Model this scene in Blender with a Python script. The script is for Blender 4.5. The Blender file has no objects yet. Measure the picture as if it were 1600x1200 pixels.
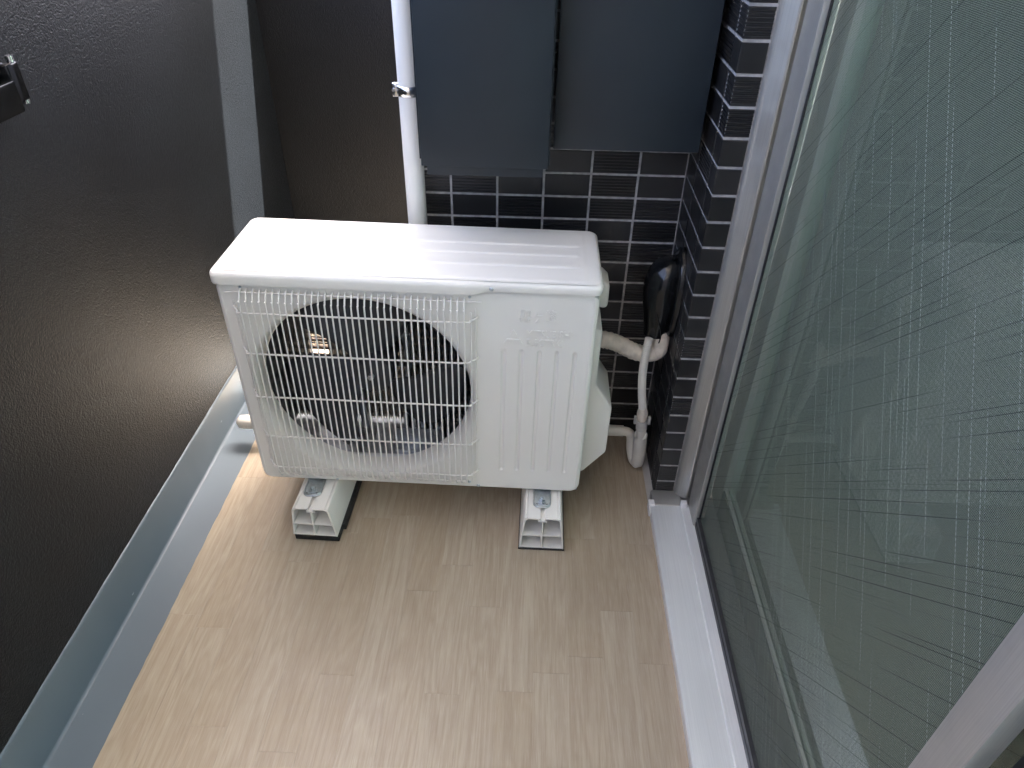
import bpy, bmesh, math, random
from math import radians as RAD, sin, cos, pi, sqrt
from mathutils import Vector, Matrix

random.seed(7)
S = bpy.context.scene
COL = S.collection

# ------------------------------------------------------------------ camera
CAM_H = 1.26
PITCH, YAW, ROLL, FPX = RAD(36.90), RAD(-1.5165), RAD(-1.1036), 1099.2
fwd = Vector((sin(YAW)*cos(PITCH), cos(YAW)*cos(PITCH), -sin(PITCH)))
rgt = Vector((cos(YAW), -sin(YAW), 0))
dwn = fwd.cross(rgt)
r2 = rgt*cos(ROLL) + dwn*sin(ROLL)
d2 = dwn*cos(ROLL) - rgt*sin(ROLL)
cam_data = bpy.data.cameras.new('camera')
cam = bpy.data.objects.new('camera', cam_data)
COL.objects.link(cam)
m = Matrix.Identity(4)
for i in range(3):
    m[i][0], m[i][1], m[i][2] = r2[i], -d2[i], -fwd[i]
m.translation = Vector((0, 0, CAM_H))
cam.matrix_world = m
cam_data.sensor_width = 36
cam_data.lens = 36*FPX/1600
cam_data.clip_start = 0.02
cam_data.clip_end = 3000
S.camera = cam
S.render.resolution_x, S.render.resolution_y = 1024, 768

# ------------------------------------------------------------------ light
SUN = Vector((0.40, 0.334, 1.0)).normalized()
w = bpy.data.worlds.new('World'); S.world = w; w.use_nodes = True
nt = w.node_tree; nt.nodes.clear()
sky = nt.nodes.new('ShaderNodeTexSky'); sky.sky_type = 'NISHITA'; sky.sun_disc = False
sky.sun_elevation = math.asin(SUN.z)
sky.sun_rotation = math.atan2(SUN.x, SUN.y)
sky.air_density = 0.36; sky.dust_density = 5.5; sky.ozone_density = 0.0
bg = nt.nodes.new('ShaderNodeBackground'); bg.inputs['Strength'].default_value = 0.15
wo = nt.nodes.new('ShaderNodeOutputWorld')
nt.links.new(sky.outputs[0], bg.inputs[0]); nt.links.new(bg.outputs[0], wo.inputs[0])
sd = bpy.data.lights.new('sun', 'SUN'); sd.energy = 5.0; sd.angle = RAD(0.53); sd.color = (1.0, 0.95, 0.91)
so = bpy.data.objects.new('sun', sd); COL.objects.link(so)
so.rotation_euler = SUN.to_track_quat('Z', 'Y').to_euler(); so.location = (3, 4, 10)
S.view_settings.view_transform = 'Standard'; S.view_settings.look = 'None'
S.view_settings.gamma = 1.0; S.view_settings.use_curve_mapping = False
S.view_settings.exposure = 4.05

# ------------------------------------------------------------------ materials
class NT:
    def __init__(self, name):
        self.m = bpy.data.materials.new(name); self.m.use_nodes = True
        self.t = self.m.node_tree; self.b = self.t.nodes['Principled BSDF']; self.o = self.t.nodes['Material Output']
    def n(self, typ, **kw):
        x = self.t.nodes.new(typ)
        for k, v in kw.items(): setattr(x, k, v)
        return x
    def l(self, a, b): self.t.links.new(a, b)
    def setv(self, s, v):
        if hasattr(v, 'is_output'): self.l(v, s)
        else: s.default_value = v
    def math(self, op, a, b=0.0, c=None, clamp=False):
        x = self.n('ShaderNodeMath', operation=op, use_clamp=clamp)
        self.setv(x.inputs[0], a); self.setv(x.inputs[1], b)
        if c is not None: self.setv(x.inputs[2], c)
        return x.outputs[0]
    def coord(self, which='Object'):
        return self.n('ShaderNodeTexCoord').outputs[which]
    def mapping(self, vec, scale=(1, 1, 1), loc=(0, 0, 0), rot=(0, 0, 0)):
        x = self.n('ShaderNodeMapping'); self.l(vec, x.inputs[0])
        x.inputs['Scale'].default_value = scale; x.inputs['Location'].default_value = loc; x.inputs['Rotation'].default_value = rot
        return x.outputs[0]
    def noise(self, vec, scale, detail=3, rough=.5, dist=0.0):
        x = self.n('ShaderNodeTexNoise'); self.l(vec, x.inputs['Vector'])
        x.inputs['Scale'].default_value = scale; x.inputs['Detail'].default_value = detail
        x.inputs['Roughness'].default_value = rough; x.inputs['Distortion'].default_value = dist
        return x.outputs['Fac']
    def ramp(self, fac, stops):
        x = self.n('ShaderNodeValToRGB'); self.l(fac, x.inputs[0])
        e = x.color_ramp.elements
        if len(stops) == 2: x.color_ramp.interpolation = 'EASE'
        while len(e) < len(stops): e.new(.5)
        for i, (p, c) in enumerate(stops):
            e[i].position = p; e[i].color = (*c, 1) if len(c) == 3 else c
        return x.outputs[0]
    def mixc(self, fac, a, b, mode='MIX'):
        x = self.n('ShaderNodeMix', data_type='RGBA', blend_type=mode)
        self.setv(x.inputs[0], fac)
        for s, v in ((x.inputs[6], a), (x.inputs[7], b)):
            if isinstance(v, tuple): s.default_value = (*v, 1) if len(v) == 3 else v
            else: self.l(v, s)
        return x.outputs[2]
    def bump(self, h, strength=.5, dist=.001, normal=None):
        x = self.n('ShaderNodeBump'); self.l(h, x.inputs['Height'])
        x.inputs['Strength'].default_value = strength; x.inputs['Distance'].default_value = dist
        if normal: self.l(normal, x.inputs['Normal'])
        return x.outputs[0]
    def set(self, **kw):
        names = dict(color='Base Color', rough='Roughness', metal='Metallic', normal='Normal', coat='Coat Weight',
                     coat_rough='Coat Roughness', spec='Specular IOR Level', trans='Transmission Weight', ior='IOR')
        for k, v in kw.items():
            s = self.b.inputs[names[k]]
            if isinstance(v, tuple): s.default_value = (*v, 1)
            else: self.setv(s, v)
        return self.m

def simple(name, col, rough=.5, metal=0.0, var=.08, nscale=40, bump=0.0, bscale=400, coat=0.0, spec=.5, dirt=0.0):
    k = NT(name); c = k.coord()
    nz = k.noise(c, nscale, 4)
    lo = tuple(x*(1-var) for x in col); hi = tuple(min(1, x*(1+var)) for x in col)
    colr = k.ramp(nz, [(.3, lo), (.7, hi)])
    if dirt:
        d = k.noise(c, 6, 6, .65)
        dm = k.ramp(d, [(.55, (0, 0, 0)), (.75, (1, 1, 1))])
        colr = k.mixc(k.math('MULTIPLY', dm, dirt), colr, tuple(x*.55 for x in col))
    rr = k.ramp(k.noise(c, nscale*.6, 3), [(.3, (rough*.88,)*3), (.7, (min(1, rough*1.12),)*3)])
    k.set(color=colr, rough=rr, metal=metal, coat=coat, spec=spec)
    if bump: k.set(normal=k.bump(k.noise(c, bscale, 2), bump, .0006))
    return k.m

M = {}
M['ac'] = simple('ac_paint', (.805, .783, .722), .38, var=.012, nscale=6, bump=.05, bscale=900, spec=.26)
M['wire'] = simple('wire_paint', (.79, .76, .71), .42, var=.03)
M['pvc'] = simple('pvc', (.72, .69, .62), .38, var=.05, nscale=20, dirt=.25)
M['downpipe'] = simple('downpipe_paint', (.80, .80, .755), .4, var=.03, nscale=10)
M['wrap'] = simple('wrap_tape', (.66, .60, .51), .55, var=.12, nscale=50, bump=.5, bscale=160)
M['hose'] = simple('hose_plastic', (.74, .72, .66), .4, var=.04)
M['black'] = simple('black_gloss_plastic', (.006, .0065, .007), .17, var=.2)
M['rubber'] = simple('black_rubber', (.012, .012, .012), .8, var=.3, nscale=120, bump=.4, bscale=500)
M['zinc'] = simple('zinc_steel', (.56, .60, .62), .34, metal=1, var=.15, nscale=90)
M['chrome'] = simple('chrome_band', (.75, .75, .75), .15, metal=1, var=.05)
M['slate'] = simple('slate_paint', (.0175, .0255, .0325), .44, var=.10, nscale=5, bump=.12, bscale=1200)
M['grout'] = simple('grout', (.36, .35, .34), .9, var=.25, nscale=60, bump=.4, bscale=500)
M['fan'] = simple('fan_plastic', (.040, .042, .046), .42, var=.15)
M['fin'] = simple('coil_fin', (.16, .165, .165), .5, metal=.4, var=.3, nscale=60)
M['galv'] = simple('galvanised_pan', (.40, .42, .44), .38, metal=.8, var=.25, nscale=25)
M['tube'] = simple('copper_tube', (.32, .25, .20), .4, metal=.8, var=.3, nscale=50)
M['plug'] = simple('plug_plastic', (.55, .54, .50), .5)
M['alu'] = None
M['cap'] = simple('white_cap', (.74, .74, .73), .4)
M['darkalu'] = simple('dark_rail', (.05, .052, .055), .45, metal=.5, var=.15)
M['concrete'] = simple('concrete', (.42, .41, .39), .85, var=.1, nscale=8, bump=.3)
M['white_soffit'] = simple('soffit_paint', (.70, .69, .67), .8, var=.04, nscale=6)
M['ground'] = simple('ground_mix', (.18, .17, .16), .9, var=.4, nscale=.3)
M['room_wall'] = simple('room_wallpaper', (.60, .66, .60), .8, var=.05, nscale=6)
M['room_floor'] = simple('room_board', (.62, .64, .62), .55, var=.08, nscale=5)
M['rug'] = simple('dark_rug', (.055, .055, .05), .9, var=.2, nscale=60)
M['cupboard'] = simple('pale_board', (.80, .82, .80), .5, var=.04, nscale=6)
M['emboss'] = M['ac']
M['label'] = simple('label_film', (.86, .86, .85), .20, var=.01)
M['ink'] = simple('label_ink', (.42, .42, .42), .5, var=.05)

def alu():
    k = NT('aluminium'); c = k.coord()
    st = k.noise(k.mapping(c, (260, 260, 2.0)), 3, 3, .6)
    col = k.ramp(st, [(.25, (.365, .362, .335)), (.75, (.425, .422, .392))])
    d = k.ramp(k.noise(c, 14, 6, .7), [(.5, (0, 0, 0)), (.8, (1, 1, 1))])
    col = k.mixc(k.math('MULTIPLY', d, .18), col, (.25, .235, .22))
    k.set(color=col, metal=.55, rough=k.ramp(k.noise(c, 25, 4), [(.3, (.30,)*3), (.7, (.44,)*3)]))
    k.set(normal=k.bump(st, .08, .0004))
    return k.m
M['alu'] = alu()
def alu_sill():
    k = NT('aluminium_sill'); c = k.coord()
    st = k.noise(k.mapping(c, (260, 2.0, 260)), 3, 3, .6)
    col = k.ramp(st, [(.25, (.755, .77, .755)), (.75, (.835, .85, .835))])
    d = k.ramp(k.noise(c, 7, 2, .5), [(.45, (0, 0, 0)), (.75, (1, 1, 1))])
    col = k.mixc(k.math('MULTIPLY', d, .12), col, (.55, .54, .53))
    k.set(color=col, metal=.35, rough=k.ramp(k.noise(c, 10, 1), [(.3, (.30,)*3), (.7, (.36,)*3)]))
    k.set(normal=k.bump(st, .08, .0004))
    return k.m
M['alu_sill'] = alu_sill()

def stucco(name, col, rough):
    k = NT(name); c = k.coord()
    v = k.n('ShaderNodeTexVoronoi'); k.l(k.mapping(c, (1, 1, 1)), v.inputs['Vector']); v.inputs['Scale'].default_value = 330
    n1 = k.noise(c, 380, 3, .6); n2 = k.noise(c, 140, 3, .55)
    h = k.math('ADD', k.math('MULTIPLY', v.outputs['Distance'], -.5), k.math('ADD', n1, k.math('MULTIPLY', n2, .8)))
    cc = k.ramp(k.noise(c, 5, 5, .6), [(.3, tuple(x*.85 for x in col)), (.7, tuple(x*1.15 for x in col))])
    k.set(color=cc, rough=k.ramp(n1, [(.3, (rough*.85,)*3), (.7, (rough*1.15,)*3)]), normal=k.bump(h, .55, .0022), spec=.30)
    return k.m
M['stucco'] = stucco('dark_stucco', (.0058, .0074, .0092), .42)
M['stucco_panel'] = stucco('dark_stucco_panel', (.0068, .0074, .0084), .38)

def kerb_mat():
    k = NT('kerb_paint'); c = k.coord()
    col = k.ramp(k.noise(c, 5, 1, .5), [(.3, (.098, .128, .154)), (.7, (.112, .144, .170))])
    sp = k.n('ShaderNodeTexVoronoi'); k.l(k.mapping(c, (1, .45, 1)), sp.inputs['Vector']); sp.inputs['Scale'].default_value = 22
    ns = k.noise(c, 260, 3)
    chip = k.math('LESS_THAN', k.math('ADD', sp.outputs['Distance'], k.math('MULTIPLY', ns, .10)), .085)
    col = k.mixc(k.math('MULTIPLY', chip, .55), col, (.50, .52, .54))
    h = k.math('ADD', k.noise(c, 30, 3), k.math('MULTIPLY', chip, .3))
    k.set(color=col, rough=k.ramp(k.noise(c, 8, 1), [(.3, (.36,)*3), (.7, (.44,)*3)]), normal=k.bump(k.noise(c, 14, 1), .06, .003))
    return k.m
M['kerb'] = kerb_mat()

def tile_mat(name, ribbed):
    k = NT(name); c = k.coord('Object'); oi = k.n('ShaderNodeObjectInfo')
    r = oi.outputs['Random']
    col = k.ramp(r, [(0, (.0105, .0105, .0108)), (1, (.021, .021, .0215))])
    wp = k.n('ShaderNodeNewGeometry').outputs['Position']
    col = k.mixc(k.math('MULTIPLY', k.noise(wp, 45, 5), .22), col, (.028, .027, .027))
    rg = k.ramp(k.noise(wp, 30, 4), [(.3, (.295,)*3), (.7, (.38,)*3)])
    k.set(color=col, rough=rg, normal=k.bump(k.noise(wp, 60, 2), .05, .0006))
    return k.m
M['tile'] = tile_mat('black_tile', False)

def wood_mat():
    k = NT('vinyl_wood'); oi = k.n('ShaderNodeObjectInfo'); c = k.coord()
    off = k.n('ShaderNodeCombineXYZ'); k.l(k.math('MULTIPLY', oi.outputs['Random'], 37.0), off.inputs[0]); k.l(k.math('MULTIPLY', oi.outputs['Random'], 91.0), off.inputs[1])
    va = k.n('ShaderNodeVectorMath', operation='ADD'); k.l(c, va.inputs[0]); k.l(off.outputs[0], va.inputs[1]); v = va.outputs[0]
    # broad cathedral figure: stretched, warped noise turned into rings
    big = k.noise(k.mapping(v, (9, 1.1, 1)), 1.6, 3, .5, .6)
    ring = k.math('PINGPONG', k.math('MULTIPLY', big, 9.0), .5)
    ring = k.math('MULTIPLY', ring, 2.0)
    streak = k.noise(k.mapping(v, (130, 3.2, 1)), 2.0, 4, .65)
    fine = k.noise(k.mapping(v, (620, 14, 1)), 2.0, 2, .6)
    base = k.ramp(oi.outputs['Random'], [(0, (.385, .314, .222)), (.5, (.410, .342, .250)), (1, (.435, .370, .276))])
    f1 = k.math('MULTIPLY', k.math('SUBTRACT', 1.0, ring), .30)
    col = k.mixc(k.math('MULTIPLY', f1, 1.35), base, (.27, .205, .140))
    col = k.mixc(k.math('MULTIPLY', k.ramp(streak, [(.42, (0, 0, 0)), (.75, (1, 1, 1))]), .58), col, (.255, .190, .128))
    col = k.mixc(k.math('MULTIPLY', k.ramp(fine, [(.5, (0, 0, 0)), (.72, (1, 1, 1))]), .25), col, (.58, .52, .455))
    wpos = k.n('ShaderNodeNewGeometry').outputs['Position']
    vs_ = k.n('ShaderNodeTexVoronoi'); k.l(wpos, vs_.inputs['Vector']); vs_.inputs['Scale'].default_value = 6.5
    grit = k.math('LESS_THAN', k.math('ADD', vs_.outputs['Distance'], k.math('MULTIPLY', k.noise(wpos, 300, 2), .012)), .0145)
    col = k.mixc(k.math('MULTIPLY', grit, .8), col, (.05, .045, .04))
    col = k.mixc(k.math('MULTIPLY', k.ramp(k.noise(wpos, 3.0, 4, .6), [(.45, (0, 0, 0)), (.8, (1, 1, 1))]), .22), col, (.30, .25, .20))
    rg = k.ramp(k.noise(wpos, 8, 4), [(.3, (.34,)*3), (.7, (.46,)*3)])
    k.set(color=col, rough=rg, spec=.45, normal=k.bump(k.math('ADD', fine, streak), .10, .0006))
    return k.m
M['wood'] = wood_mat()

def glass_mat():
    k = NT('door_glass'); t = k.t
    g = k.n('ShaderNodeBsdfGlossy'); g.inputs['Roughness'].default_value = 0.01
    g.inputs['Color'].default_value = (.9, 1, .95, 1)
    tr = k.n('ShaderNodeBsdfTransparent'); tr.inputs['Color'].default_value = (.80, .90, .85, 1)
    fr = k.n('ShaderNodeFresnel'); fr.inputs['IOR'].default_value = 1.52
    mx = k.n('ShaderNodeMixShader'); k.l(k.math('MULTIPLY', fr.outputs[0], 2.6, clamp=True), mx.inputs[0]); k.l(tr.outputs[0], mx.inputs[1]); k.l(g.outputs[0], mx.inputs[2])
    k.l(mx.outputs[0], k.o.inputs['Surface']); t.nodes.remove(k.b)
    return k.m
M['glass'] = glass_mat()

def screen_mat():
    k = NT('insect_mesh'); t = k.t
    p = k.coord('Object'); sp = k.n('ShaderNodeSeparateXYZ'); k.l(p, sp.inputs[0])
    Y, Z = sp.outputs['Y'], sp.outputs['Z']
    # weave, 1.6 mm pitch
    P = 2*pi/.0017
    wy = k.math('SINE', k.math('MULTIPLY', Y, P)); wz = k.math('SINE', k.math('MULTIPLY', Z, P))
    thread = k.math('GREATER_THAN', k.math('MAXIMUM', wy, wz), .88)
    # irregular lines in the mesh colour: dark ones one way, pale dashed ones the other
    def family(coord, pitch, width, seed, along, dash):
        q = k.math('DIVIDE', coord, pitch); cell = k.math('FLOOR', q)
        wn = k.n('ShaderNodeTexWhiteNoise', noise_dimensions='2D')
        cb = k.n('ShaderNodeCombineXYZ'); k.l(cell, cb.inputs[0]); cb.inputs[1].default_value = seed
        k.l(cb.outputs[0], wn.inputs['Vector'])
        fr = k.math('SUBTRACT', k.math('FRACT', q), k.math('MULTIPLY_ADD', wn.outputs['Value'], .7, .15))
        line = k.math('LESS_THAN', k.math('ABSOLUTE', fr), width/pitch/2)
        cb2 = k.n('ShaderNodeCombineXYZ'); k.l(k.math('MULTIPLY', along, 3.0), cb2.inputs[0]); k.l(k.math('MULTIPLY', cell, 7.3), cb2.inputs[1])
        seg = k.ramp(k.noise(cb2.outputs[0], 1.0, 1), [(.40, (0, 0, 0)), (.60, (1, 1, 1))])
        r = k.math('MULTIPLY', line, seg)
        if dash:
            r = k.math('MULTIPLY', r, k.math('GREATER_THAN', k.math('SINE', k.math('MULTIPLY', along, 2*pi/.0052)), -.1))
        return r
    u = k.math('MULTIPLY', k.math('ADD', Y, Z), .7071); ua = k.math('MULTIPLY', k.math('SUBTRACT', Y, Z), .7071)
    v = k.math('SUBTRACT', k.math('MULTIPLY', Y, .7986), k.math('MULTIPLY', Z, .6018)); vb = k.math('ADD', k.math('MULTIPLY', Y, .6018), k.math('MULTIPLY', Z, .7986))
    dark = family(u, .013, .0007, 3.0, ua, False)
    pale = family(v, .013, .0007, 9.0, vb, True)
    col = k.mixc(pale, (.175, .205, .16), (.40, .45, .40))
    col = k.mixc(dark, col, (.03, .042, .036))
    b = k.b
    k.set(color=col, rough=.55, spec=.3)
    tr = k.n('ShaderNodeBsdfTransparent')
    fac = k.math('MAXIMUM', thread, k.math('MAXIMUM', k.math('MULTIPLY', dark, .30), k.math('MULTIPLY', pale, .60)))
    mx = k.n('ShaderNodeMixShader'); k.l(fac, mx.inputs[0]); k.l(tr.outputs[0], mx.inputs[1]); k.l(b.outputs[0], mx.inputs[2])
    k.l(mx.outputs[0], k.o.inputs['Surface'])
    return k.m
M['screen'] = screen_mat()

# ------------------------------------------------------------------ mesh helpers
class MB:
    def __init__(self): self.bm = bmesh.new()
    def box(self, x0, x1, y0, y1, z0, z1, bev=0.0, seg=2):
        t = bmesh.new(); bmesh.ops.create_cube(t, size=1)
        for v in t.verts:
            v.co = Vector(((x0+x1)/2+v.co.x*(x1-x0), (y0+y1)/2+v.co.y*(y1-y0), (z0+z1)/2+v.co.z*(z1-z0)))
        if bev: bmesh.ops.bevel(t, geom=list(t.edges), offset=bev, segments=seg, affect='EDGES', profile=.5)
        self.merge(t); return self
    def merge(self, t):
        me = bpy.data.meshes.new('tmp'); t.to_mesh(me); t.free(); self.bm.from_mesh(me); bpy.data.meshes.remove(me)
    def rings(self, rings, close=True, cap0=True, cap1=True):
        vs = [[self.bm.verts.new(p) for p in r] for r in rings]
        n = len(vs[0])
        for a, b in zip(vs[:-1], vs[1:]):
            for i in range(n if close else n-1):
                j = (i+1) % n
                try: self.bm.faces.new((a[i], a[j], b[j], b[i]))
                except ValueError: pass
        if cap0: self.bm.faces.new(vs[0][::-1])
        if cap1: self.bm.faces.new(vs[-1])
        return self
    def tube(self, path, rad, n=10, rfun=None, cap=True):
        path = [Vector(p) for p in path]; rings = []; up = None
        for i, p in enumerate(path):
            a = path[max(0, i-1)]; b = path[min(len(path)-1, i+1)]
            d = (b-a).normalized()
            if up is None:
                up = Vector((0, 0, 1)) if abs(d.z) < .9 else Vector((1, 0, 0))
            s = d.cross(up).normalized(); up = s.cross(d).normalized()
            r = rfun(i/(len(path)-1)) if rfun else rad
            rings.append([p + (s*cos(2*pi*k/n) + up*sin(2*pi*k/n))*r for k in range(n)])
        return self.rings(rings, cap0=cap, cap1=cap)
    def cyl(self, a, b, r, n=16, r1=None):
        return self.tube([a, b], r, n, (lambda t: r + (r1-r)*t) if r1 is not None else None)
    def prism(self, pts, z0, z1, axis='z', bev=0.0, seg=2):
        t = bmesh.new()
        def mk(p, h):
            return {'z': (p[0], p[1], h), 'y': (p[0], h, p[1]), 'x': (h, p[0], p[1])}[axis]
        lo = [t.verts.new(mk(p, z0)) for p in pts]; hi = [t.verts.new(mk(p, z1)) for p in pts]
        t.faces.new(lo[::-1]); t.faces.new(hi)
        for i in range(len(pts)):
            j = (i+1) % len(pts); t.faces.new((lo[i], lo[j], hi[j], hi[i]))
        bmesh.ops.recalc_face_normals(t, faces=list(t.faces))
        if bev: bmesh.ops.bevel(t, geom=list(t.edges), offset=bev, segments=seg, affect='EDGES', profile=.5)
        self.merge(t); return self
    def mesh(self, name, mat, smooth=None):
        bmesh.ops.recalc_face_normals(self.bm, faces=list(self.bm.faces))
        me = bpy.data.meshes.new(name); self.bm.to_mesh(me); self.bm.free()
        me.materials.append(M[mat] if isinstance(mat, str) else mat)
        if smooth is not None:
            for p in me.polygons: p.use_smooth = True
            try: me.set_sharp_from_angle(angle=RAD(smooth))
            except Exception: pass
        return me
    def build(self, name, mat, parent=None, smooth=35):
        return put(name, self.mesh(name, mat, smooth), parent)

def put(name, me, parent=None, loc=None):
    o = bpy.data.objects.new(name, me); COL.objects.link(o)
    if parent: o.parent = parent
    if loc: o.location = loc
    return o
def tag(o, label, cat, group=None):
    o['label'] = label; o['category'] = cat
    if group: o['group'] = group
    return o
def struct(o): o['kind'] = 'structure'; return o
def empty(name, loc=(0, 0, 0), rot=(0, 0, 0)):
    o = bpy.data.objects.new(name, None); COL.objects.link(o); o.location = loc; o.rotation_euler = rot
    o.empty_display_size = .05
    return o
def smoothpath(pts, n=8):
    pts = [Vector(p) for p in pts]; out = []
    P = [pts[0]] + pts + [pts[-1]]
    for i in range(1, len(P)-2):
        for k in range(n):
            t = k/n; a, b, c, d = P[i-1], P[i], P[i+1], P[i+2]
            out.append(.5*((2*b) + (c-a)*t + (2*a-5*b+4*c-d)*t*t + (3*b-a-3*c+d)*t**3))
    out.append(pts[-1]); return out
def rrect(w0, w1, h0, h1, r, n=8):
    pts = []
    for cx, cy, a0 in ((w1-r, h1-r, 0), (w0+r, h1-r, 90), (w0+r, h0+r, 180), (w1-r, h0+r, 270)):
        for k in range(n+1):
            a = RAD(a0 + 90*k/n); pts.append((cx + r*cos(a), cy + r*sin(a)))
    return pts

# ------------------------------------------------------------------ setting
XL, XR = -0.8065, 0.322        # left parapet face, right return face
YB, YP, YE = 1.472, 1.235, 2.22   # tiled wall, pier front, end parapet
struct(MB().box(-400, 400, -400, 400, -6.3, -6.0).build('ground', 'ground'))
struct(MB().box(-1.0, 5, -3.0, 2.40, -.24, -.004).build('balcony_slab', 'concrete'))
struct(MB().box(-.86, 5, -3.2, 2.484, 2.65, 2.85).build('ceiling', 'white_soffit'))
# painted waterproof strip: flat margin, cove, low upstand against the parapet
prof = [(-.716, -.0036), (-.716, -.0008), (-.7225, .0002), (-.795, .0012)]
for k in range(1, 7):
    a = RAD(90*k/6); prof.append((-.795-.007*sin(a), .0012+.007*(1-cos(a))))
prof += [(-.8025, .112), (-.8035, .1175), (-.8060, .1195), (-.8130, .1195), (-.8130, -.0036)]
b = MB(); rg = []
for i in range(321):
    y = -3.0 + 5.215*i/320
    j = .00035*sin(y*9)+.0003*sin(y*31+1)+.0003*sin(y*93)
    rg.append([(px + (j*.6 if -.806 < px < -.78 else 0), y, pz + (j*1.3 if pz > .1 else (abs(j)*.5 if pz > 0 else 0))) for px, pz in prof])
b.rings(rg); struct(b.build('kerb', 'kerb', smooth=50))

# floor with planks
floor = struct(MB().box(-.723, .306, -3.0, YE, -.0035, -.0006).build('floor', 'wood'))
pw = .0685
pm = {}
def plank_mesh(wd, L):
    key = (round(wd, 4), round(L, 3))
    if key not in pm:
        pm[key] = MB().box(0.0002, wd-.0002, 0.0002, L-.0002, -.003, 0).mesh('plank', 'wood')
    return pm[key]
x = -.7215; rng = random.Random(4)
while x < .304:
    wd = min(pw, .3045-x)
    y = -.55 - rng.random()*.6
    while y < YE-.01:
        L = rng.choice((.30, .40, .50, .62)); L = min(L, YE-.003-y)
        if y + L > .2: put('plank', plank_mesh(wd, L), floor, (x, y, 0))
        y += L
    x += wd

# left parapet and end panel
tag(MB().box(-.96, XL, -3.0, YE-.004, -.3, 1.12).build('parapet_wall', 'stucco'), 'long dark textured stucco parapet wall rising behind the blue-grey kerb', 'wall')
tag(MB().box(-.96, 1.6, YE, YE+.03, -.3, 1.14).build('end_partition', 'stucco_panel'), 'dark textured end panel behind the white vertical downpipe', 'wall')

tag(MB().box(-.79, .42, -1.64, -1.60, .06, 2.5, .003).build('unseen_shade_board', 'white_soffit'), 'unseen pale board added behind the viewer to cut light on the near floor', 'light_blocker')  # out of view, added to hold back light from the near floor

# building shell (door side)
hw = empty('house_wall', (0, 0, 0))
tag(hw, 'house wall above and beside the screened balcony door', 'wall')
MB().box(.43, .55, -3.0, YP+.3, 2.02, 2.649).build('lintel', 'concrete', hw)
MB().box(.43, .55, -3.0, -1.0, 0, 2.02).build('side_wall', 'concrete', hw)
struct(MB().box(.55, 4.6, -3.0, 2.2, -.2, .05).build('room_floor', 'room_floor'))
b = MB().box(4.5, 4.6, -3.0, 2.2, .05, .55); b.box(4.5, 4.6, -3.0, 2.2, 2.35, 2.649); b.box(4.5, 4.6, -3.0, -2.2, .55, 2.35); b.box(4.5, 4.6, 1.6, 2.2, .55, 2.35)  # unseen far wall; its window opening is added to brighten the room
struct(b.build('room_wall', 'room_wall'))
struct(MB().box(.56, 4.5, 1.95, 2.05, .05, 2.649).build('room_end_wall', 'room_wall'))
b = MB().box(.56, .9, -3.0, -2.9, .05, 2.649); b.box(4.1, 4.5, -3.0, -2.9, .05, 2.649); b.box(.9, 4.1, -3.0, -2.9, .05, .40); b.box(.9, 4.1, -3.0, -2.9, 2.3, 2.649)  # unseen back wall, opening added so more daylight reaches the room
struct(b.build('room_back_wall', 'room_wall'))

# ------------------------------------------------------------------ tiles
RP, CP = .0514, .1000
TH, TW, TD = .0464, .0950, .006
def tile_profile(ribbed):
    # z profile of the face: list of (z, proud)
    e = .0012
    pts = [(0, -TD), (0, -e), (e, 0)]
    if ribbed:
        n = 6; z0, z1 = .003, TH-.003; s = (z1-z0)/n
        for i in range(n):
            a = z0 + i*s
            pts += [(a+s*.08, 0), (a+s*.22, -.0014), (a+s*.55, -.0014), (a+s*.75, 0)]
    pts += [(TH-e, 0), (TH, -e), (TH, -TD)]
    return pts
def flat_tile(wd, ribbed):
    """tile in local XZ, face toward -Y, origin lower left"""
    b = MB(); pr = tile_profile(ribbed); e = .0012
    rg = []
    for xx, sh in ((0, TD), (0, e), (e, 0), (wd-e, 0), (wd, e), (wd, TD)):
        rg.append([(xx, -min(p, -sh) if p > -sh else -p, z) for z, p in pr])
    vs = [[b.bm.verts.new(p) for p in r] for r in rg]
    for a, c in zip(vs[:-1], vs[1:]):
        for i in range(len(a)-1):
            b.bm.faces.new((a[i], a[i+1], c[i+1], c[i]))
    me = b.mesh('tile', 'tile'); return me
def corner_tile(la, lb, ribbed):
    """L tile: leg la along +Y on the face X=0 (facing -X), leg lb along +X on the face Y=0 (facing -Y)"""
    b = MB(); pr = tile_profile(ribbed)
    path = [(0, la, 0, 1, 1), (0, la, 0, 1, 0)]
    rg = []
    for z, p in pr:
        q = -p
        rg.append([(q+.005 if q < TD else q, la, z)] + [(q, la-.0012, z), (q, .002+q, z), (q+.0006, .0006+q, z), (.002+q, q, z), (lb-.0012, q, z), (lb, q+.004, z)])
    vs = [[b.bm.verts.new(p) for p in r] for r in rg]
    for a, c in zip(vs[:-1], vs[1:]):
        for i in range(len(a)-1):
            b.bm.faces.new((a[i], a[i+1], c[i+1], c[i]))
    return b.mesh('corner_tile', 'tile')

bw = empty('tiled_wall', (0, YB, 0))
tag(bw, 'black tiled wall with pale grout behind the air conditioner', 'wall')
MB().box(-.250, XR-.0012, -.0027, .27, -.1, 2.649).build('grout_bed', 'grout', bw)
tm = {}
def tmesh(wd, rib):
    k = (round(wd, 4), rib)
    if k not in tm: tm[k] = flat_tile(wd, rib)
    return tm[k]
rng = random.Random(11)
# columns: grout lines at x = -.171 + n*.1 (measured)
cols = []
xg = .3195 - .0465
edges = [(-.2495, -.2195+.0)]
X0 = -.2165
X0 = .3190-.0955-4*CP
cols = [(-.2495, X0-.005)] + [(X0+i*CP, X0+i*CP+TW) for i in range(5)]
for row in range(23):
    z = .005 + row*RP
    for (a, c) in cols:
        put('tile', tmesh(c-a, rng.random() < .48), bw, (a, -.0045, z))
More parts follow.
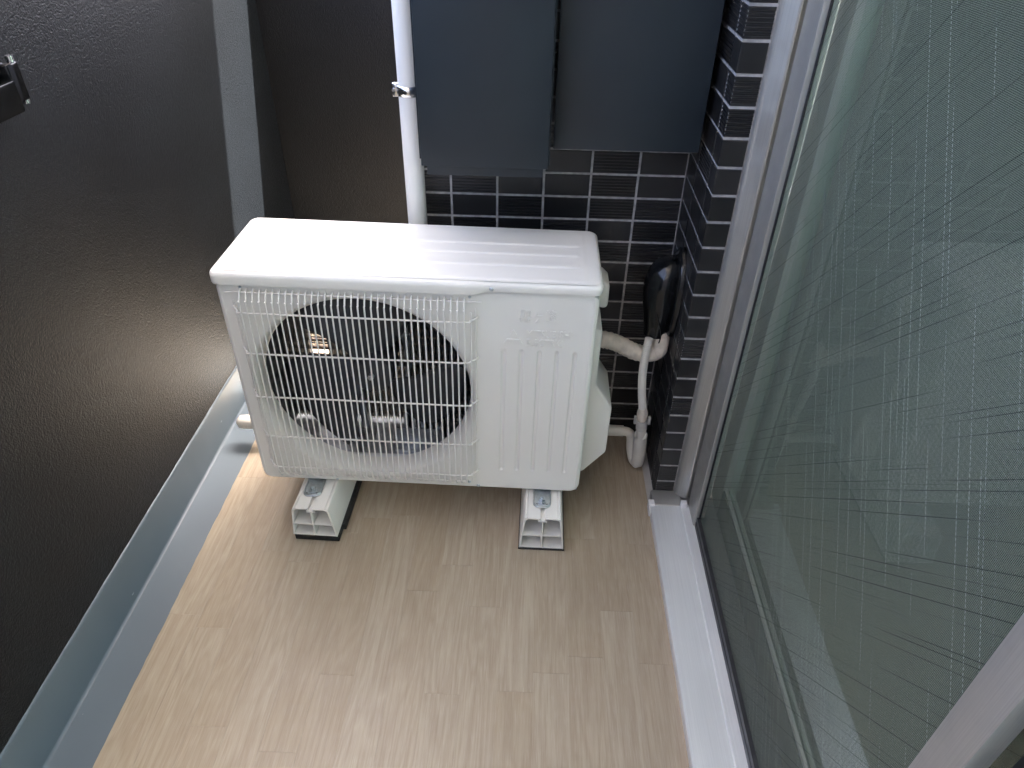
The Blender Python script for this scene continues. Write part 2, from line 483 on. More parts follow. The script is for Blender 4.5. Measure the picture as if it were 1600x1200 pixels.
# upper courses behind the cupboards
MB().box(-.2495, .3175, -.004, .002, .005+23*RP, 2.64).build('upper_courses', 'tile', bw)

pr_ = empty('tiled_pier', (XR, YP, 0))
tag(pr_, 'narrow black tiled pier between the screen door frame and the back wall', 'wall')
MB().box(.0018, .115, .0018, YB-YP+.2, -.1, 2.649).build('grout_bed', 'grout', pr_)
cm = {r: corner_tile(.0468, .0452, r) for r in (0, 1)}
sm = {}
def stile_mesh(wd, rib):   # tile facing -X, running along +Y
    k = (round(wd, 4), rib)
    if k not in sm:
        me = flat_tile(wd, rib).copy()
        me.transform(Matrix(((0, 1, 0, 0), (1, 0, 0, 0), (0, 0, 1, 0), (0, 0, 0, 1))))
        me.flip_normals(); sm[k] = me
    return sm[k]
for row in range(25):
    z = .005 + row*RP
    put('corner_tile', cm[int(rng.random() < .5)], pr_, (0, 0, z))
    put('tile', stile_mesh(TW, rng.random() < .25), pr_, (0, .0515, z))
    put('tile', stile_mesh(.083, rng.random() < .25), pr_, (0, .0515+CP, z))
MB().box(.0006, .05, .0006, YB-YP-.002, .005+25*RP, 2.64).build('upper_courses', 'tile', pr_)

# ------------------------------------------------------------------ wall cupboards
mc = empty('wall_cabinet', (-.092, 1.28, .775))
tag(mc, 'dark slate wall cabinet with a recessed lower lip beside the white downpipe', 'cabinet')
MB().box(-.118, .117, 0, .0015*10, .022, 1.2, .0015).build('front_cover', 'slate', mc)
MB().box(-.121, -.1185, .004, .17, .034, 1.2, .0006).build('side_panel', 'slate', mc)
MB().box(.1175, .120, .006, .17, .028, 1.2, .0006).build('side_panel', 'slate', mc)
MB().box(-.110, .108, .016, .165, 0, 1.1, .001).build('inner_box', 'slate', mc)
mc2 = empty('wall_cabinet', (.172, 1.335, .817))
tag(mc2, 'wide dark slate wall cabinet panel set back next to the tiled pier', 'cabinet')
MB().box(-.138, .136, 0, .014, 0, 1.2, .0015).build('front_cover', 'slate', mc2)
MB().box(-.132, .130, .015, .125, .012, 1.2, .001).build('inner_box', 'slate', mc2)

# ------------------------------------------------------------------ downpipe
dp = empty('downpipe', (-.249, 1.425, .0))
tag(dp, 'white vertical downpipe running up beside the wall cabinet', 'pipe')
MB().tube([(0, 0, .01), (0, 0, 1.2), (0, 0, 2.64)], .0205, 32).build('pipe', 'downpipe', dp, 60)
cl = MB().tube([(0, 0, .884), (0, 0, .886), (0, 0, .894), (0, 0, .902), (0, 0, .904)], .0222, 32, lambda t: .0212+.0022*sin(pi*t)**.5).build('clamp', 'chrome', dp, 60)
b = MB().box(-.031, -.020, -.006, .006, .882, .907, .001)
b.cyl((-.0285, -.010, .895), (-.0285, .009, .895), .003, 10); b.build('clamp_ear', 'chrome', cl)
b = MB().cyl((0, .02, .893), (0, .046, .893), .004, 10); b.build('clamp_stem', 'chrome', cl)

# ------------------------------------------------------------------ air conditioner
AW, AH, AD = .717, .530, .236
ac = empty('air_conditioner', (-.2335, 1.130, .1135), (0, RAD(.55), RAD(-.25)))
tag(ac, 'white outdoor air conditioner unit with round fan opening standing on two blocks', 'air conditioner')
hx0, hx1 = -AW/2, AW/2
FX, FZ, FR = -.1005, .256, .2155       # fan opening centre and radius
LIDZ = .507
# casing: side walls, back frame, bottom
RS = .012
def casing_ring(off, y, top=LIDZ+.004):
    return [(p[0], y, p[1]) for p in rrect(hx0+RS-off, hx1-RS+off, RS-off if True else 0, top, .010+off, 6)]
b = MB(); rg = []
for k in range(7):
    a = RAD(90*k/6); rg.append(casing_ring(RS*sin(a), RS*(1-cos(a))))
rg.append(casing_ring(RS, AD-.012)); rg.append(casing_ring(RS-.006, AD))
b.rings(rg, cap0=False, cap1=False)
casing = b.build('casing', 'ac', ac, 40)
sol = casing.modifiers.new('wall', 'SOLIDIFY'); sol.thickness = .0016; sol.offset = -1
# front panel: left field with the bell-mouth, right field with pressed grooves
XS = .148
def panel_pt(p): return (p[0], 0.0, p[1])
outer = []
x0, x1, z0, z1 = hx0+RS, XS, RS, LIDZ+.004
N = 40
for i in range(N): outer.append((x1, z0+(z1-z0)*i/N))
for i in range(N): outer.append((x1-(x1-x0)*i/N, z1))
for i in range(N): outer.append((x0, z1-(z1-z0)*i/N))
for i in range(N): outer.append((x0+(x1-x0)*i/N, z0))
rg = [[panel_pt(p) for p in outer]]
angs = [math.atan2(p[1]-FZ, p[0]-FX) for p in outer]
BR = .0200
def circ(r, y): return [(FX+r*cos(a), y, min(FZ+r*sin(a), LIDZ+.003)) for a in angs]
for k in range(9):
    a = RAD(90*k/8)
    rg.append(circ(FR+BR*(1-sin(a)), .034*(1-cos(a))**1.2))
rg.append(circ(FR, .046))
b = MB(); b.rings(rg, cap0=False, cap1=False)
# right field
gx = [XS + (hx1-RS-XS)*i/110 for i in range(111)]; gz = [RS + (LIDZ+.004-RS)*i/150 for i in range(151)]
RX = [.1825+.0345*i for i in range(5)]
def groove(x, z):
    h = 0
    for r in RX:
        zz = max(0, .066-z, z-.378); d = sqrt((x-r)**2+zz**2)
        if d < .0042: h = max(h, .0029*(1-(d/.0042)**2)**.5 if True else 0)
    return h
gv = [[b.bm.verts.new((x, groove(x, z), z)) for z in gz] for x in gx]
for i in range(110):
    for j in range(150): b.bm.faces.new((gv[i][j], gv[i][j+1], gv[i+1][j+1], gv[i+1][j]))
front = b.build('front_panel', 'ac', ac, 30)

def text_mesh(body, size, ext, font=None, shear=0.0, bevel=0.0, spacing=1.0):
    cu = bpy.data.curves.new('lettering', 'FONT'); cu.body = body; cu.size = size; cu.extrude = ext; cu.shear = shear
    cu.bevel_depth = bevel; cu.resolution_u = 3; cu.space_character = spacing; cu.align_x = 'LEFT'
    o = bpy.data.objects.new('lettering_tmp', cu); COL.objects.link(o)
    dg = bpy.context.evaluated_depsgraph_get(); dg.update()
    me = bpy.data.meshes.new_from_object(o.evaluated_get(dg)); bpy.data.objects.remove(o); bpy.data.curves.remove(cu)
    return me
def letters(name, body, size, width, origin, xdir, ydir, ext, mat, parent, spacing=1.0):
    me = text_mesh(body, size, ext, spacing=spacing, bevel=0.0)
    xs = [v.co.x for v in me.vertices]
    if not xs: return None
    ww = max(xs)-min(xs); sx = width/ww if width else 1.0
    xd, yd = Vector(xdir), Vector(ydir); zd = xd.cross(yd)
    mat4 = Matrix(((xd.x*sx, yd.x, zd.x, origin[0]), (xd.y*sx, yd.y, zd.y, origin[1]), (xd.z*sx, yd.z, zd.z, origin[2]), (0, 0, 0, 1)))
    me.transform(mat4); me.materials.clear(); me.materials.append(M[mat])
    return put(name, me, parent)
WX = .2335; WZ = -.1135
o = letters('brand_lettering', 'MITSUBISHI', .0225, .086, (.2240, -.0003, .4145), (1, 0, 0), (0, 0, 1), .0013, 'ac', front)
o['label'] = 'raised maker lettering, upper line'
o = letters('brand_lettering', 'ELECTRIC', .0225, .070, (.2240, -.0003, .3945), (1, 0, 0), (0, 0, 1), .0013, 'ac', front)
o['label'] = 'raised maker lettering, lower line'
o = letters('series_lettering', '霧ヶ峰', .030, .070, (.2100, -.0003, .4500), (1, 0, 0), (0, 0, 1), .0011, 'ac', front)
if o: o['label'] = 'raised three-character series mark'
b = MB()
for k in range(3):
    a = RAD(90+120*k); c = Vector((.2005, .4085)); s = .0125
    d = Vector((cos(a), sin(a))); n_ = Vector((-d.y, d.x))
    q = [c, c+d*s*.866*1.0+n_*s*.5, c+d*s*1.732, c+d*s*.866-n_*s*.5]
    b.prism([(p.x, p.y) for p in q], -.0017, .0004, 'y')
b.build('three_diamond_emblem', 'ac', front)

# lid
LO = .004
def lid_ring(off, z, jog=False):
    pts = rrect(hx0-LO-off, hx1+LO+off, -.010-off, AD+.004+off, .018+off, 8)
    out = []
    dense = []
    for i, p in enumerate(pts):
        q = pts[(i+1) % len(pts)]
        d = sqrt((p[0]-q[0])**2+(p[1]-q[1])**2); n = max(1, int(d/.012))
        for k in range(n): dense.append((p[0]+(q[0]-p[0])*k/n, p[1]+(q[1]-p[1])*k/n))
    for x_, y_ in dense:
        t = min(1, max(0, (x_-.118)/.035)); t = t*t*(3-2*t)
        fr = max(0, min(1, (.03-y_)/.03))
        out.append((x_, y_+.0045*t*fr, z+(.0065*t if jog else 0)))
    return out
def lid_ring_n(off, z, jog=False):
    base = lid_ring(0, z, jog); c = Vector((0, AD/2)); out = []
    for x_, y_, z_ in base:
        sx = (AW/2+LO+off)/(AW/2+LO); sy = (AD/2+.007+off)/(AD/2+.007)
        out.append((x_*sx, AD/2-.003+(y_-AD/2+.003)*sy, z_))
    return out
b = MB()
TOPZ = .531
rgs = [lid_ring_n(-.0028, LIDZ-.0015, True), lid_ring_n(-.0005, LIDZ-.002, True), lid_ring_n(0, LIDZ, True), lid_ring_n(0, .520)]
for k in range(1, 7):
    a = RAD(90*k/6); rgs.append(lid_ring_n(-.010*(1-cos(a)), .520+.0105*sin(a)))
rgs.append(lid_ring_n(-.014, TOPZ-.0003))
b.rings(rgs, cap0=False, cap1=True)
lid = b.build('top_lid', 'ac', ac, 50)
# pressed relief on the lid
def sstep(a, c, t):
    t = min(1, max(0, (t-a)/(c-a))); return t*t*(3-2*t)
def relief(x, y):
    ex = min(x-(hx0+.022), (hx1-.022)-x); ey = min(y-.004, AD-.012-y)
    h = .0012*sstep(0, .008, min(ex, ey))
    for yy in (.060, .108, .150):          # long steps across the lid
        h += (.0014*sstep(yy-.0015, yy+.0015, y)-.0014*sstep(yy+.004, yy+.030, y))*sstep(0, .010, ex-.012)
    # back-left sunk field and gripping recess
    if x < -.150: h -= .0022*sstep(.172, .175, y)*sstep(0, .004, -.160-x)
    g = max(abs(x+.07)/.062, abs(y-.203)/.012)
    h -= .0050*(1-sstep(.75, 1.0, g))
    return max(h, .0003)
b = MB(); nx, ny = 240, 110
xs = [hx0+.012+(AW-.024)*i/nx for i in range(nx+1)]; yy_ = [-.001+(AD-.006)*j/ny for j in range(ny+1)]
gv = [[b.bm.verts.new((x, y, TOPZ+.0002+relief(x, y))) for y in yy_] for x in xs]
for i in range(nx):
    for j in range(ny): b.bm.faces.new((gv[i][j], gv[i+1][j], gv[i+1][j+1], gv[i][j+1]))
b.build('pressed_top', 'ac', lid, 60)
# embossed notice frames and warning label
TL = TOPZ+.0018
def frame(x0, x1, y0, y1):
    b = MB(); t = .0012
    b.box(x0, x1, y0, y0+t, TL-.001, TL+.0003); b.box(x0, x1, y1-t, y1, TL-.001, TL+.0003)
    b.box(x0, x0+t, y0+t, y1-t, TL-.001, TL+.0003); b.box(x1-t, x1, y0+t, y1-t, TL-.001, TL+.0003)
    return b
def glyph_scribble(b, x0, x1, y0, y1, seed):
    r = random.Random(seed)
    b.tube(smoothpath([(x0+.008, y0+.006, TL), (x0+.016, y1-.006, TL), (x0+.028, (y0+y1)/2, TL), (x0+.014, y0+.005, TL)], 5), .0008, 6)
    return b
for q, (x0, x1, y0, y1) in enumerate(((-.328, -.212, .128, .148), (-.328, -.216, .076, .104), (-.206, -.100, .076, .104))):
    b = frame(x0, x1, y0, y1); glyph_scribble(b, x0, x1, y0, y1, q); pf = b.build('embossed_frame', 'ac', lid)
    r_ = random.Random(20+q); eb = MB()
    for ln in range(2):                      # two rows of small pressed strokes
        cx_ = x0+.040
        while cx_ < x1-.008:
            w_ = r_.uniform(.0022, .0048); yc = y0+(y1-y0)*(.30+.36*ln)
            eb.box(cx_, cx_+w_, yc-.0022, yc-.0012, TL-.0008, TL+.0004); eb.box(cx_+w_*.3, cx_+w_*.3+.0009, yc-.0032, yc+.0026, TL-.0008, TL+.0004)
            cx_ += w_+.0016
    eb.build('embossed_strokes', 'ac', lid, None)
lab = MB().box(-.300, -.085, .0385, .0555, TL-.0012, TL-.0006).build('warning_label', 'label', lid)
letters('label_lettering', 'この上に乗らないでください', .0135, .185, (-.287, .0425, TL-.0006), (1, 0, 0), (0, 1, 0), .0002, 'ink', lid)

# screws
def screw(x, y, z, parent=ac, r=.0042):
    b = MB(); rg = []
    for k in range(4):
        a = RAD(80*k/3); rg.append([(x+r*cos(a)*cos(t), y-.0022*sin(a), z+r*cos(a)*sin(t)) for t in [2*pi*i/14 for i in range(14)]])
    b.rings(rg, cap0=False); b.box(x-.0022, x+.0022, y-.0028, y-.0018, z-.0005, z+.0005); b.box(x-.0005, x+.0005, y-.0028, y-.0018, z-.0022, z+.0022)
    return b.build('screw', 'zinc', parent, 40)
screw(.158, -.0058, .5175); screw(.132, -.0003, .0105); screw(.112, -.0012, .0215, r=.0036); screw(-.312, -.0012, .018, r=.0036); screw(-.188, -.0003, .0085, r=.003)
screw(.118, -.0003, .4965, r=.003); screw(-.309, -.0003, .4965, r=.003)

# fan grille: every wire its own piece
gr = MB().tube(smoothpath([(-.312, -.004, .488), (-.306, -.006, .489), (.108, -.006, .489), (.113, -.004, .489)], 3), .0016, 8).build('fan_grille', 'wire', ac)
NV = 35; GX0, GX1 = -.3085, .1085
gl = [(-.002, .4945), (-.010, .491), (-.0185, .478), (-.022, .460), (-.0225, .30), (-.0225, .07), (-.020, .045), (-.012, .030), (-.003, .020)]
vw = MB().tube(smoothpath([(0, y, z) for y, z in gl], 5), .00165, 8).mesh('wire', 'wire', 60)
for i in range(NV):
    put('wire', vw, gr, (GX0+(GX1-GX0)*i/(NV-1), 0, 0))
sw = {}
for (xx, yy, za, zb) in ((-.3205, -.010, .056, .468), (-.327, -.003, .060, .470), (.1205, -.012, .036, .470), (.1285, -.005, .040, .474)):
    MB().tube([(xx, yy, za), (xx, yy, (za+zb)/2), (xx, yy, zb)], .0014, 8).build('wire', 'wire', gr, 60)
for zz in (.452, .360, .254, .148, .058):
    b = MB(); b.tube(smoothpath([(-.333, .004, zz+.003), (-.327, -.004, zz+.002), (-.318, -.014, zz), (-.308, -.0195, zz), (-.2, -.0198, zz), (.0, -.0198, zz), (.108, -.0195, zz), (.119, -.013, zz), (.129, -.005, zz+.001), (.135, .004, zz+.002)], 5), .0019, 8)
    b.build('wire', 'wire', gr, 60)
b = MB(); b.tube([(-.309, -.008, .0285), (-.1, -.008, .0285), (.109, -.008, .0285)], .0016, 8); b.build('wire', 'wire', gr, 60)
# fan
fn = empty('fan', (FX, .085, FZ)); fn.parent = ac
b = MB(); b.rings([[(r*cos(2*pi*k/32), y, r*sin(2*pi*k/32)) for k in range(32)] for r, y in ((.048, .045), (.048, -.008), (.044, -.016), (.030, -.019), (.012, -.020))])
b.build('hub', 'fan', fn, 40)
def blade():
    b = MB(); nr, na = 10, 12; g = []
    for i in range(nr+1):
        t = i/nr; r = .040+(.205-.040)*t; row = []
        a0 = -.66+.18*t*t; a1 = .56+.36*t
        if t > .8: a1 -= (t-.8)*.9; a0 += (t-.8)*.35
        for j in range(na+1):
            s = j/na; a = a0+(a1-a0)*s
            y = .030-.056*s+.010*sin(pi*s)*t
            row.append((r*cos(a), y, r*sin(a)))
        g.append(row)
    vs = [[b.bm.verts.new(p) for p in row] for row in g]
    for i in range(nr):
        for j in range(na): b.bm.faces.new((vs[i][j], vs[i+1][j], vs[i+1][j+1], vs[i][j+1]))
    return b.mesh('blade', 'fan', 60)
bl = blade()
for k in range(3):
    o = put('blade', bl, fn); o.rotation_euler = (0, RAD(-88-120*k), 0)
    sm_ = o.modifiers.new('thick', 'SOLIDIFY'); sm_.thickness = .003
b = MB().cyl((0, -.028, 0), (0, -.020, 0), .007, 6); b.cyl((0, -.031, 0), (0, -.027, 0), .0032, 10); b.build('shaft_nut', 'zinc', fn)
# motor and bracket behind
b = MB().cyl((FX, .135, FZ), (FX, .175, FZ), .042, 24); b.build('fan_motor', 'fan', ac)
mbk = MB()
mbk.box(FX+.050, FX+.066, .168, .192, .02, .50, .002); mbk.box(FX-.066, FX-.050, .168, .192, .02, .50, .002)
mbk.box(FX-.07, FX+.07, .164, .169, FZ-.045, FZ-.030, .001); mbk.box(FX-.07, FX+.07, .164, .169, FZ+.030, FZ+.045, .001)
mbr = mbk.build('motor_bracket', 'galv', ac)
MB().cyl((FX+.045, .150, FZ+.085), (FX+.045, .166, FZ+.085), .016, 18, .013).build('plug', 'plug', ac)
MB().cyl((FX+.045, .1485, FZ+.085), (FX+.045, .151, FZ+.085), .005, 10).build('plug_bolt', 'galv', ac)
# coil: tubes and fins along the back and the left side
b = MB()
for i in range(23):
    z = .030+i*.0208
    b.cyl((hx0+.010, AD-.016, z), (.145, AD-.016, z), .0042, 8)
b.build('coil_tubes', 'tube', ac, 60)['kind'] = 'stuff'
b = MB()
x = hx0+.012
while x < .140:
    gap = -.276 < x < -.236
    if not gap: b.box(x, x+.0012, AD-.028, AD-.008, .018, .498)
    x += .0042
b.build('coil_fins', 'fin', ac, None)['kind'] = 'stuff'
b = MB()
for i in range(40): b.box(hx0+.010, hx0+.022, .052+i*.0042, .0532+i*.0042, .018, .498)
b.box(hx0+.008, hx0+.0095, .050, AD-.010, .018, .498)
b.build('side_coil_fins', 'fin', ac, None)['kind'] = 'stuff'
b = MB()
for i in range(30): b.box(hx0+.006, hx1-.006, AD-.004, AD-.0025, .020+i*.0166, .0225+i*.0166)
b.build('rear_guard', 'fan', ac, None)['kind'] = 'stuff'
MB().box(.140, .1425, .012, AD-.006, .012, .505).build('inner_divider', 'galv', ac)
# base pan with pressed details seen through the fan opening
bp = MB().box(hx0+.004, hx1-.004, .010, AD-.004, .0012, .0042).build('base_pan', 'galv', ac)
b = MB().box(-.075, .040, .130, .136, .0042, .058, .001); b.box(-.075, .040, .105, .131, .0042, .012, .001)
for xx in (-.040, .010): b.cyl((xx, .128, .035), (xx, .131, .035), .006, 12)
b.build('pan_bracket', 'galv', bp)
b = MB()
for i in range(6): b.box(-.055+i*.020, -.047+i*.020, .137, .20, .0042, .085-.004*i, .001)
b.build('bracket_ribs', 'galv', bp)
b = MB(); b.rings([[(.085+r*cos(2*pi*k/28), .10+r*sin(2*pi*k/28), z) for k in range(28)] for r, z in ((.034, .0042), (.033, .012), (.026, .014), (.024, .007))]); b.build('drain_boss', 'galv', bp, 40)
MB().box(-.19, .09, .045, .085, .0042, .020, .006, 3).build('pan_step', 'label', bp, 40)

# feet with bolts
for k, (fx, lab_) in enumerate(((-.2385, None), (.2765, None))):
    b = MB(); pts = rrect(-.0205, .0205, -.044, .030, .014, 6)
    b.prism(pts, -.0065, -.0035, 'z', .0008, 1)
    # raised rim of the pressed foot
    ring = [(p[0]*.88, p[1]*.92+.0005, -.0030) for p in rrect(-.0205, .0205, -.044, .030, .014, 6)]
    b.tube([Vector(p) for p in ring]+[Vector(ring[0])], .0016, 6)
    f = b.build('foot', 'zinc', ac); f.location = (fx, 0, 0)
    b = MB().cyl((0, -.024, -.0035), (0, -.024, -.0015), .0105, 20); b.build('washer', 'zinc', f)
    b = MB().cyl((0, -.024, -.0015), (0, -.024, .0045), .0068, 6); b.cyl((0, -.024, .0045), (0, -.024, .0095), .0038, 12); b.build('bolt', 'zinc', f)
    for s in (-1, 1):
        MB().cyl((s*.0115, -.0365, -.0036), (s*.0115, -.0365, -.0022), .0020, 10).build('hole_disc', 'rubber', f)  # black disc on the foot; its colour stands in for a hole's shade

# service cover and handle on the right side
b = MB().prism([(hx1-.004, .395), (hx1+.020, .388), (hx1+.020, .250), (hx1+.060, .190), (hx1+.060, .060), (hx1+.012, -.004), (hx1-.004, -.004)], .075, .215, 'y', .005, 3)
b.build('valve_cover', 'ac', ac, 35)
b = MB().prism([(hx1+.001, .462), (hx1+.018, .462), (hx1+.033, .448), (hx1+.034, .404), (hx1+.030, .395), (hx1+.001, .398)], .150, .215, 'y', .006, 3)
b.build('carry_handle', 'ac', ac, 35)

# ------------------------------------------------------------------ mounting blocks
def block(name_label, x, y0, y1, pad, top, rot):
    root = empty('mounting_block', (x, y0, 0), (0, 0, rot)); L = y1-y0
    tag(root, name_label, 'mounting block', 'mounting blocks under the air conditioner')
    h0, h1 = pad, top
    wb, wt, t = .0505, .0415, .0030
    H = h1-h0
    def side(f): return wb+(wt-wb)*f
    b = MB()
    # side walls
    for s in (-1, 1):
        b.prism([(s*wb, h0), (s*wt, h1-.006), (s*(wt-.003), h1-.001), (s*(wt-.007), h1), (s*(wt-.010), h1-t), (s*(wt-t-.001), h1-.008), (s*(wb-t), h0)], 0, L, 'y')
        b.box(min(s*.0052, s*(wt-.009)), max(s*.0052, s*(wt-.009)), 0, L, h1-t, h1, 0)      # top half deck
        b.box(min(s*.0052, s*.0082), max(s*.0052, s*.0082), 0, L, h1-.0085, h1-t, 0)         # slot cheek
        zz = h0+H*.42
        a_, c_ = sorted((s*.0016, s*(side(.42)-t+.0002))); b.box(a_, c_, .0004, L-.0004, zz-.0012, zz+.0012)
        a_, c_ = sorted((s*.0016, s*(wb-t))); b.box(a_, c_, .0002, L-.0002, h0+.0001, h0+.003)
        if s == -1: b.box(-.0100, .0100, .0002, L, h1-.0112, h1-.0086)
    b.box(-.0015, .0015, .0006, L-.0006, h0, h1-.0113)
    b.build('body', 'ac', root, 30)
    return root
blk = block('hollow ivory block on a thick black rubber pad, under the fan grille', -.4665, 1.052, 1.400, .0215, .1035+.0035, RAD(-1.5))
MB().box(-.050, .051, .004, .345, .0005, .0213, .001).build('rubber_pad', 'rubber', blk)
MB().box(-.040, .058, .040, .345, .0007, .0211, .001).build('rubber_pad', 'rubber', blk)
blk2 = block('hollow ivory block on a thin black rubber pad, under the grooved front panel', .0450, 1.055, 1.400, .0055, .1020, RAD(-.5))
MB().box(-.052, .052, -.002, .348, .0005, .0053, .0008).build('rubber_pad', 'rubber', blk2)

# ------------------------------------------------------------------ wall cap, pipe, hose, drain
pc = empty('pipe_cover', (.322, 1.355, .40))
tag(pc, 'glossy black pipe cover fixed to the tiled return wall', 'pipe cover')
b = MB(); rg = []
for z, cx, rx, ry, cy in ((.188, -.022, .010, .014, .000), (.184, -.026, .022, .026, .000), (.174, -.030, .031, .035, .000), (.158, -.034, .038, .040, -.002), (.13, -.037, .041, .043, -.004), (.10, -.037, .040, .043, -.004), (.07, -.036, .037, .040, -.002), (.04, -.036, .032, .034, .0), (.02, -.036, .028, .029, .002), (.005, -.036, .026, .026, .003), (-.001, -.036, .026, .026, .003)):
    rg.append([(cx+rx*cos(2*pi*k/32), cy+ry*sin(2*pi*k/32), z) for k in range(32)])
b.rings(rg); b.build('hood', 'black', pc, 60)
b = MB(); rg = []
for xx, f in ((-.0005, 1.0), (-.010, 1.0), (-.014, .95), (-.016, .85)):
    rg.append([(xx, .002+.050*f*cos(2*pi*k/40), .103+.108*f*sin(2*pi*k/40)) for k in range(40)])
b.rings(rg); b.build('wall_flange', 'black', pc, 40)
b = MB().cyl((-.018, .002, .196), (-.012, .002, .204), .004, 12); b.build('screw', 'black', pc)
b = MB().tube(smoothpath([(-.060, -.030, .12), (-.046, -.041, .07), (-.030, -.033, .02), (-.030, -.0275, -.008)], 5), .0014, 6); b.build('seam', 'black', pc, 60)

path = smoothpath([(.300, 1.352, .410), (.3005, 1.349, .382), (.296, 1.344, .360), (.272, 1.340, .353), (.240, 1.336, .362), (.205, 1.333, .382), (.170, 1.325, .398), (.128, 1.318, .402)], 10)
pth = []
rng = random.Random(3)
np_ = len(path)
rr_ = [.0185+.0011*sin(i*1.9)*(1 if i > 28 else .15)+(.0008*rng.random() if i > 28 else 0) for i in range(np_)]
b = MB().tube(path, .0185, 20, lambda t: rr_[int(round(t*(np_-1)))])
tag(b.build('refrigerant_pipe', 'wrap', None, 60), 'tape-wrapped beige pipe bending from the black cover to the air conditioner', 'pipe')

path = smoothpath([(.2690, 1.326, .405), (.2650, 1.320, .360), (.2650, 1.318, .310), (.2700, 1.318, .260), (.2775, 1.319, .212)], 24)
n_ = len(path)
b = MB().tube(path, .0085, 14, lambda t: .0086+.0012*(1 if int(round(t*(n_-1))) % 2 else -1))
tag(b.build('drain_hose', 'hose', None, None), 'ribbed cream drain hose hanging from the black pipe cover', 'hose')

dr = empty('drain_pipe', (.2900, 1.335, 0))
tag(dr, 'cream plastic drain pipe trap on the floor by the tiled pier', 'pipe')
b = MB().tube(smoothpath([(-.0120, -.016, .212), (-.010, -.014, .19), (-.009, -.012, .168)], 4), .0095, 18, lambda t: .0092+.004*sin(pi*t)); b.build('taped_end', 'wrap', dr, 60)
b = MB().cyl((-.0088, -.012, .172), (-.006, -.009, .142), .0135, 24); b.box(-.0275, -.0215, -.016, -.008, .160, .182, .001); b.box(.006, .012, -.016, -.008, .160, .182, .001); cp = b.build('clip_coupling', 'plug', dr)
b = MB().tube([(-.0065, -.009, .146), (-.004, -.006, .12), (-.003, -.004, .10)], .0100, 18); b.build('spigot', 'pvc', dr, 60)
b = MB().tube([(-.004, -.005, .118), (-.0035, -.0045, .1175), (0, 0, .060), (.001, .001, .032), (0, .002, .018), (-.004, .006, .008)], .0142, 24, lambda t: .0168 if t < .3 else (.0164 if t < .75 else .0164-.006*(t-.75)*4)); b.build('riser', 'pvc', dr, 60)
b = MB().tube(smoothpath([(-.004, .004, .016), (-.010, .016, .018), (-.016, .026, .040), (-.018, .032, .066), (-.020, .036, .080), (-.028, .038, .0885), (-.045, .040, .0900), (-.075, .041, .0900)], 5), .0118, 20); b.build('trap_bend', 'pvc', dr, 60)
b = MB().cyl((-.040, .040, .090), (-.078, .0412, .090), .0142, 24); b.build('collar', 'pvc', dr)
b = MB().tube([(-.07, .041, .090), (-.5, .046, .080), (-1.02, .052, .064)], .0112, 20); b.build('long_run', 'pvc', dr, 60)
b = MB().tube([(-.990, .0515, .0645), (-1.020, .0519, .064), (-1.036, .0521, .0635), (-1.0435, .0522, .063)], .017, 22, lambda t: .0185 if t < .5 else (.0175 if t < .8 else .009)); b.build('end_cap', 'pvc', dr, 60)

# ------------------------------------------------------------------ laundry bracket on the parapet
lb = empty('laundry_pole_bracket', (XL, 1.052, .938))
tag(lb, 'black folding laundry pole bracket bolted to the dark stucco parapet', 'bracket')
MB().box(.0005, .012, -.06, .040, .008, .070, .002).build('wall_plate', 'black', lb)
b = MB().box(.012, .030, .020, .048, .012, .066, .003); b.build('hinge_block', 'black', lb)
b = MB().cyl((.022, .045, .006), (.022, .045, .074), .006, 14); b.build('hinge_pin', 'chrome', lb)
b = MB().box(.014, .034, -.34, .022, .000, .046, .004); b.build('folded_arm', 'black', lb)

# ------------------------------------------------------------------ door frame and sill
df = empty('door_frame', (.30, YP, 0))
tag(df, 'brushed aluminium door frame with wide sill beside the wood-look floor', 'door frame')
def w2(pts): return [(x-.30, z) for x, z in pts]
# sill profile in XZ, swept along Y
sp_ = w2([(.3055, -.0006), (.3055, .018), (.3075, .0205), (.360, .0235), (.3765, .0240), (.3785, .0275), (.3985, .0285), (.3995, -.0006)])
b = MB(); ys = [-2.2, -.05]; b.rings([[(x, y, z) for x, z in sp_] for y in ys]); b.build('sill', 'alu_sill', df, 20)
b = MB().box(.002, .016, -.052, -.034, .0, .0262, .0015); b.box(.002, .0055, -.066, -.050, .0, .024, .001); b.build('end_cap', 'cap', df)
b = MB().box(.012, .080, -.0499, -.0015, -.0006, .0255, .001); b.build('sill_end', 'alu', df)
b = MB().box(.076, .090, -.060, -.046, .0, .040, .002, 2); b.build('sealant', 'cap', df)
# jamb profile in XY
jp = [(.068, -.0005), (.068, -.010), (.072, -.0165), (.090, -.031), (.0945, -.0315), (.0945, -.020), (.1400, -.020), (.1400, -.0005)]
b = MB().prism(jp, .0265, 2.3, 'z', .0006, 1); b.build('jamb', 'alu', df, 30)
b = MB().box(.100, .26, -2.2, -.05, -.002, .055); b.build('inner_threshold', 'darkalu', df)
for xx in (.150, .185, .215): MB().box(xx, xx+.006, -2.2, -.05, .056, .068).build('track', 'alu_sill', df)

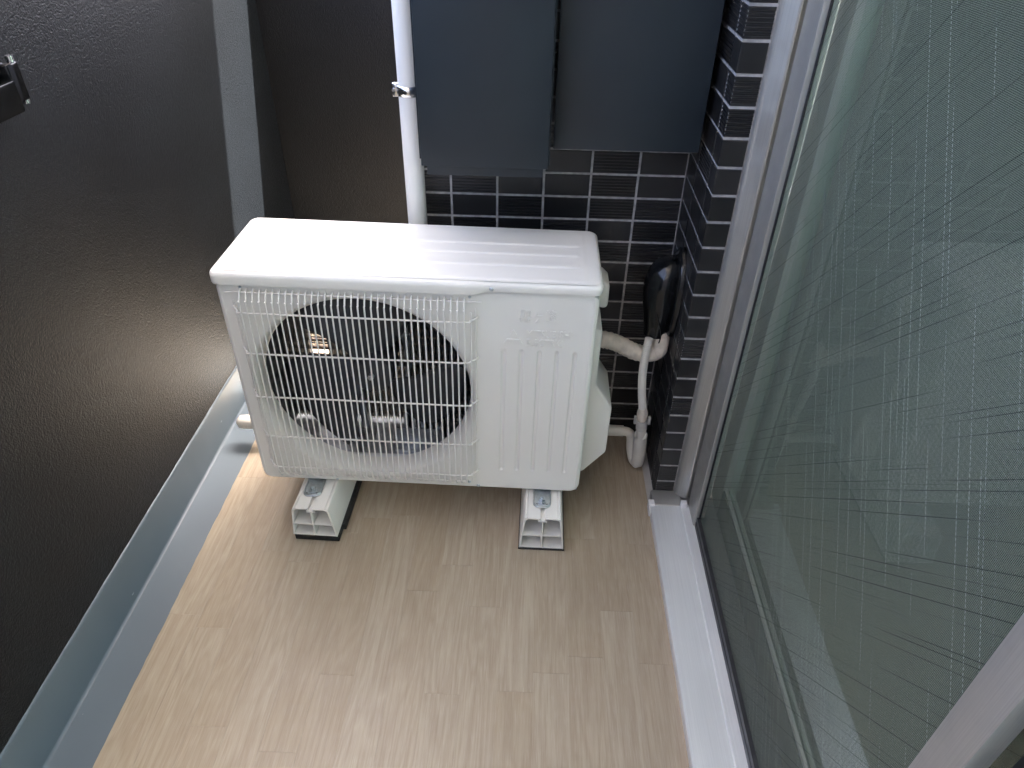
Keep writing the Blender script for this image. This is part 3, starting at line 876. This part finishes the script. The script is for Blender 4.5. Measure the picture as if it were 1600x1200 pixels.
# insect screen
scn = empty('screen_door', (.395, 1.12, .03))
tag(scn, 'aluminium framed insect screen door with dark green-grey mesh', 'screen door')
MB().box(.0, .022, 0, .068, -.004, 1.95, .0015).build('stile', 'alu', scn)
MB().box(.0035, .0055, .040, .066, -.0035, .020, .0006).build('stile_guide', 'cap', scn)
MB().box(.0, .022, -.813, -.771, -.004, 1.95, .0015).build('stile', 'alu', scn)
MB().box(.0035, .020, -.7705, -.001, -.0035, .012, .001).build('bottom_rail', 'darkalu', scn)
MB().box(.001, .021, -.7705, -.001, 1.91, 1.95, .001).build('top_rail', 'alu', scn)
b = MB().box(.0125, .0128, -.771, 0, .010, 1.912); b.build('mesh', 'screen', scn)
for yy in (-.0025, -.7685): MB().tube([(.0105, yy, .014), (.0105, yy, 1.905)], .0022, 8).build('spline_cord', 'rubber', scn)

# sliding glass door behind
gd = empty('glass_door', (.445, 1.12, .06))
tag(gd, 'sliding glass door with dark bottom rail behind the insect screen', 'glass door')
MB().box(0, .030, .010, .075, 0, 1.93, .002).build('stile', 'alu', gd)
MB().box(0, .030, -.86, -.805, 0, 1.93, .002).build('stile', 'darkalu', gd)
MB().box(.001, .029, -.805, .010, 0, .075, .002).build('bottom_rail', 'darkalu', gd)
MB().box(.004, .010, -.805, .010, .075, .082, .001).build('glazing_bead', 'alu', gd)
MB().box(.001, .029, -.805, .010, 1.87, 1.93, .002).build('top_rail', 'darkalu', gd)
MB().box(.013, .018, -.805, .010, .0751, 1.8699).build('pane', 'glass', gd)
gd2 = empty('glass_door', (.480, .30, .06))
tag(gd2, 'second sliding glass door pane on the inner track', 'glass door')
MB().box(0, .028, -.06, .04, 0, 1.93, .002).build('stile', 'darkalu', gd2)
MB().box(.001, .027, -1.05, -.06, 0, .075, .002).build('bottom_rail', 'darkalu', gd2)
MB().box(.001, .027, -1.05, -.06, 1.87, 1.93, .002).build('top_rail', 'darkalu', gd2)
MB().box(.012, .017, -1.05, -.06, .0751, 1.8699).build('pane', 'glass', gd2)

# room contents seen through the mesh
tag(MB().box(.56, 3.2, -1.6, 1.185, .0505, .056, .002).build('rug', 'rug'), 'dark rug on the room floor behind the glass door', 'rug')
cb = empty('cupboard', (.72, 1.34, .056))
tag(cb, 'pale low cupboard standing indoors behind the glass door', 'cupboard')
MB().box(-.165, .16, -.14, .20, .02, .60, .003).build('body', 'cupboard', cb)
MB().box(-.17, .165, -.147, .205, .60, .625, .003).build('top', 'cupboard', cb)
MB().box(-.155, .15, -.125, .19, -.004, .02).build('plinth', 'darkalu', cb)
MB().box(-.160, .155, -.1435, -.1405, .035, .590, .001).build('door', 'cupboard', cb)
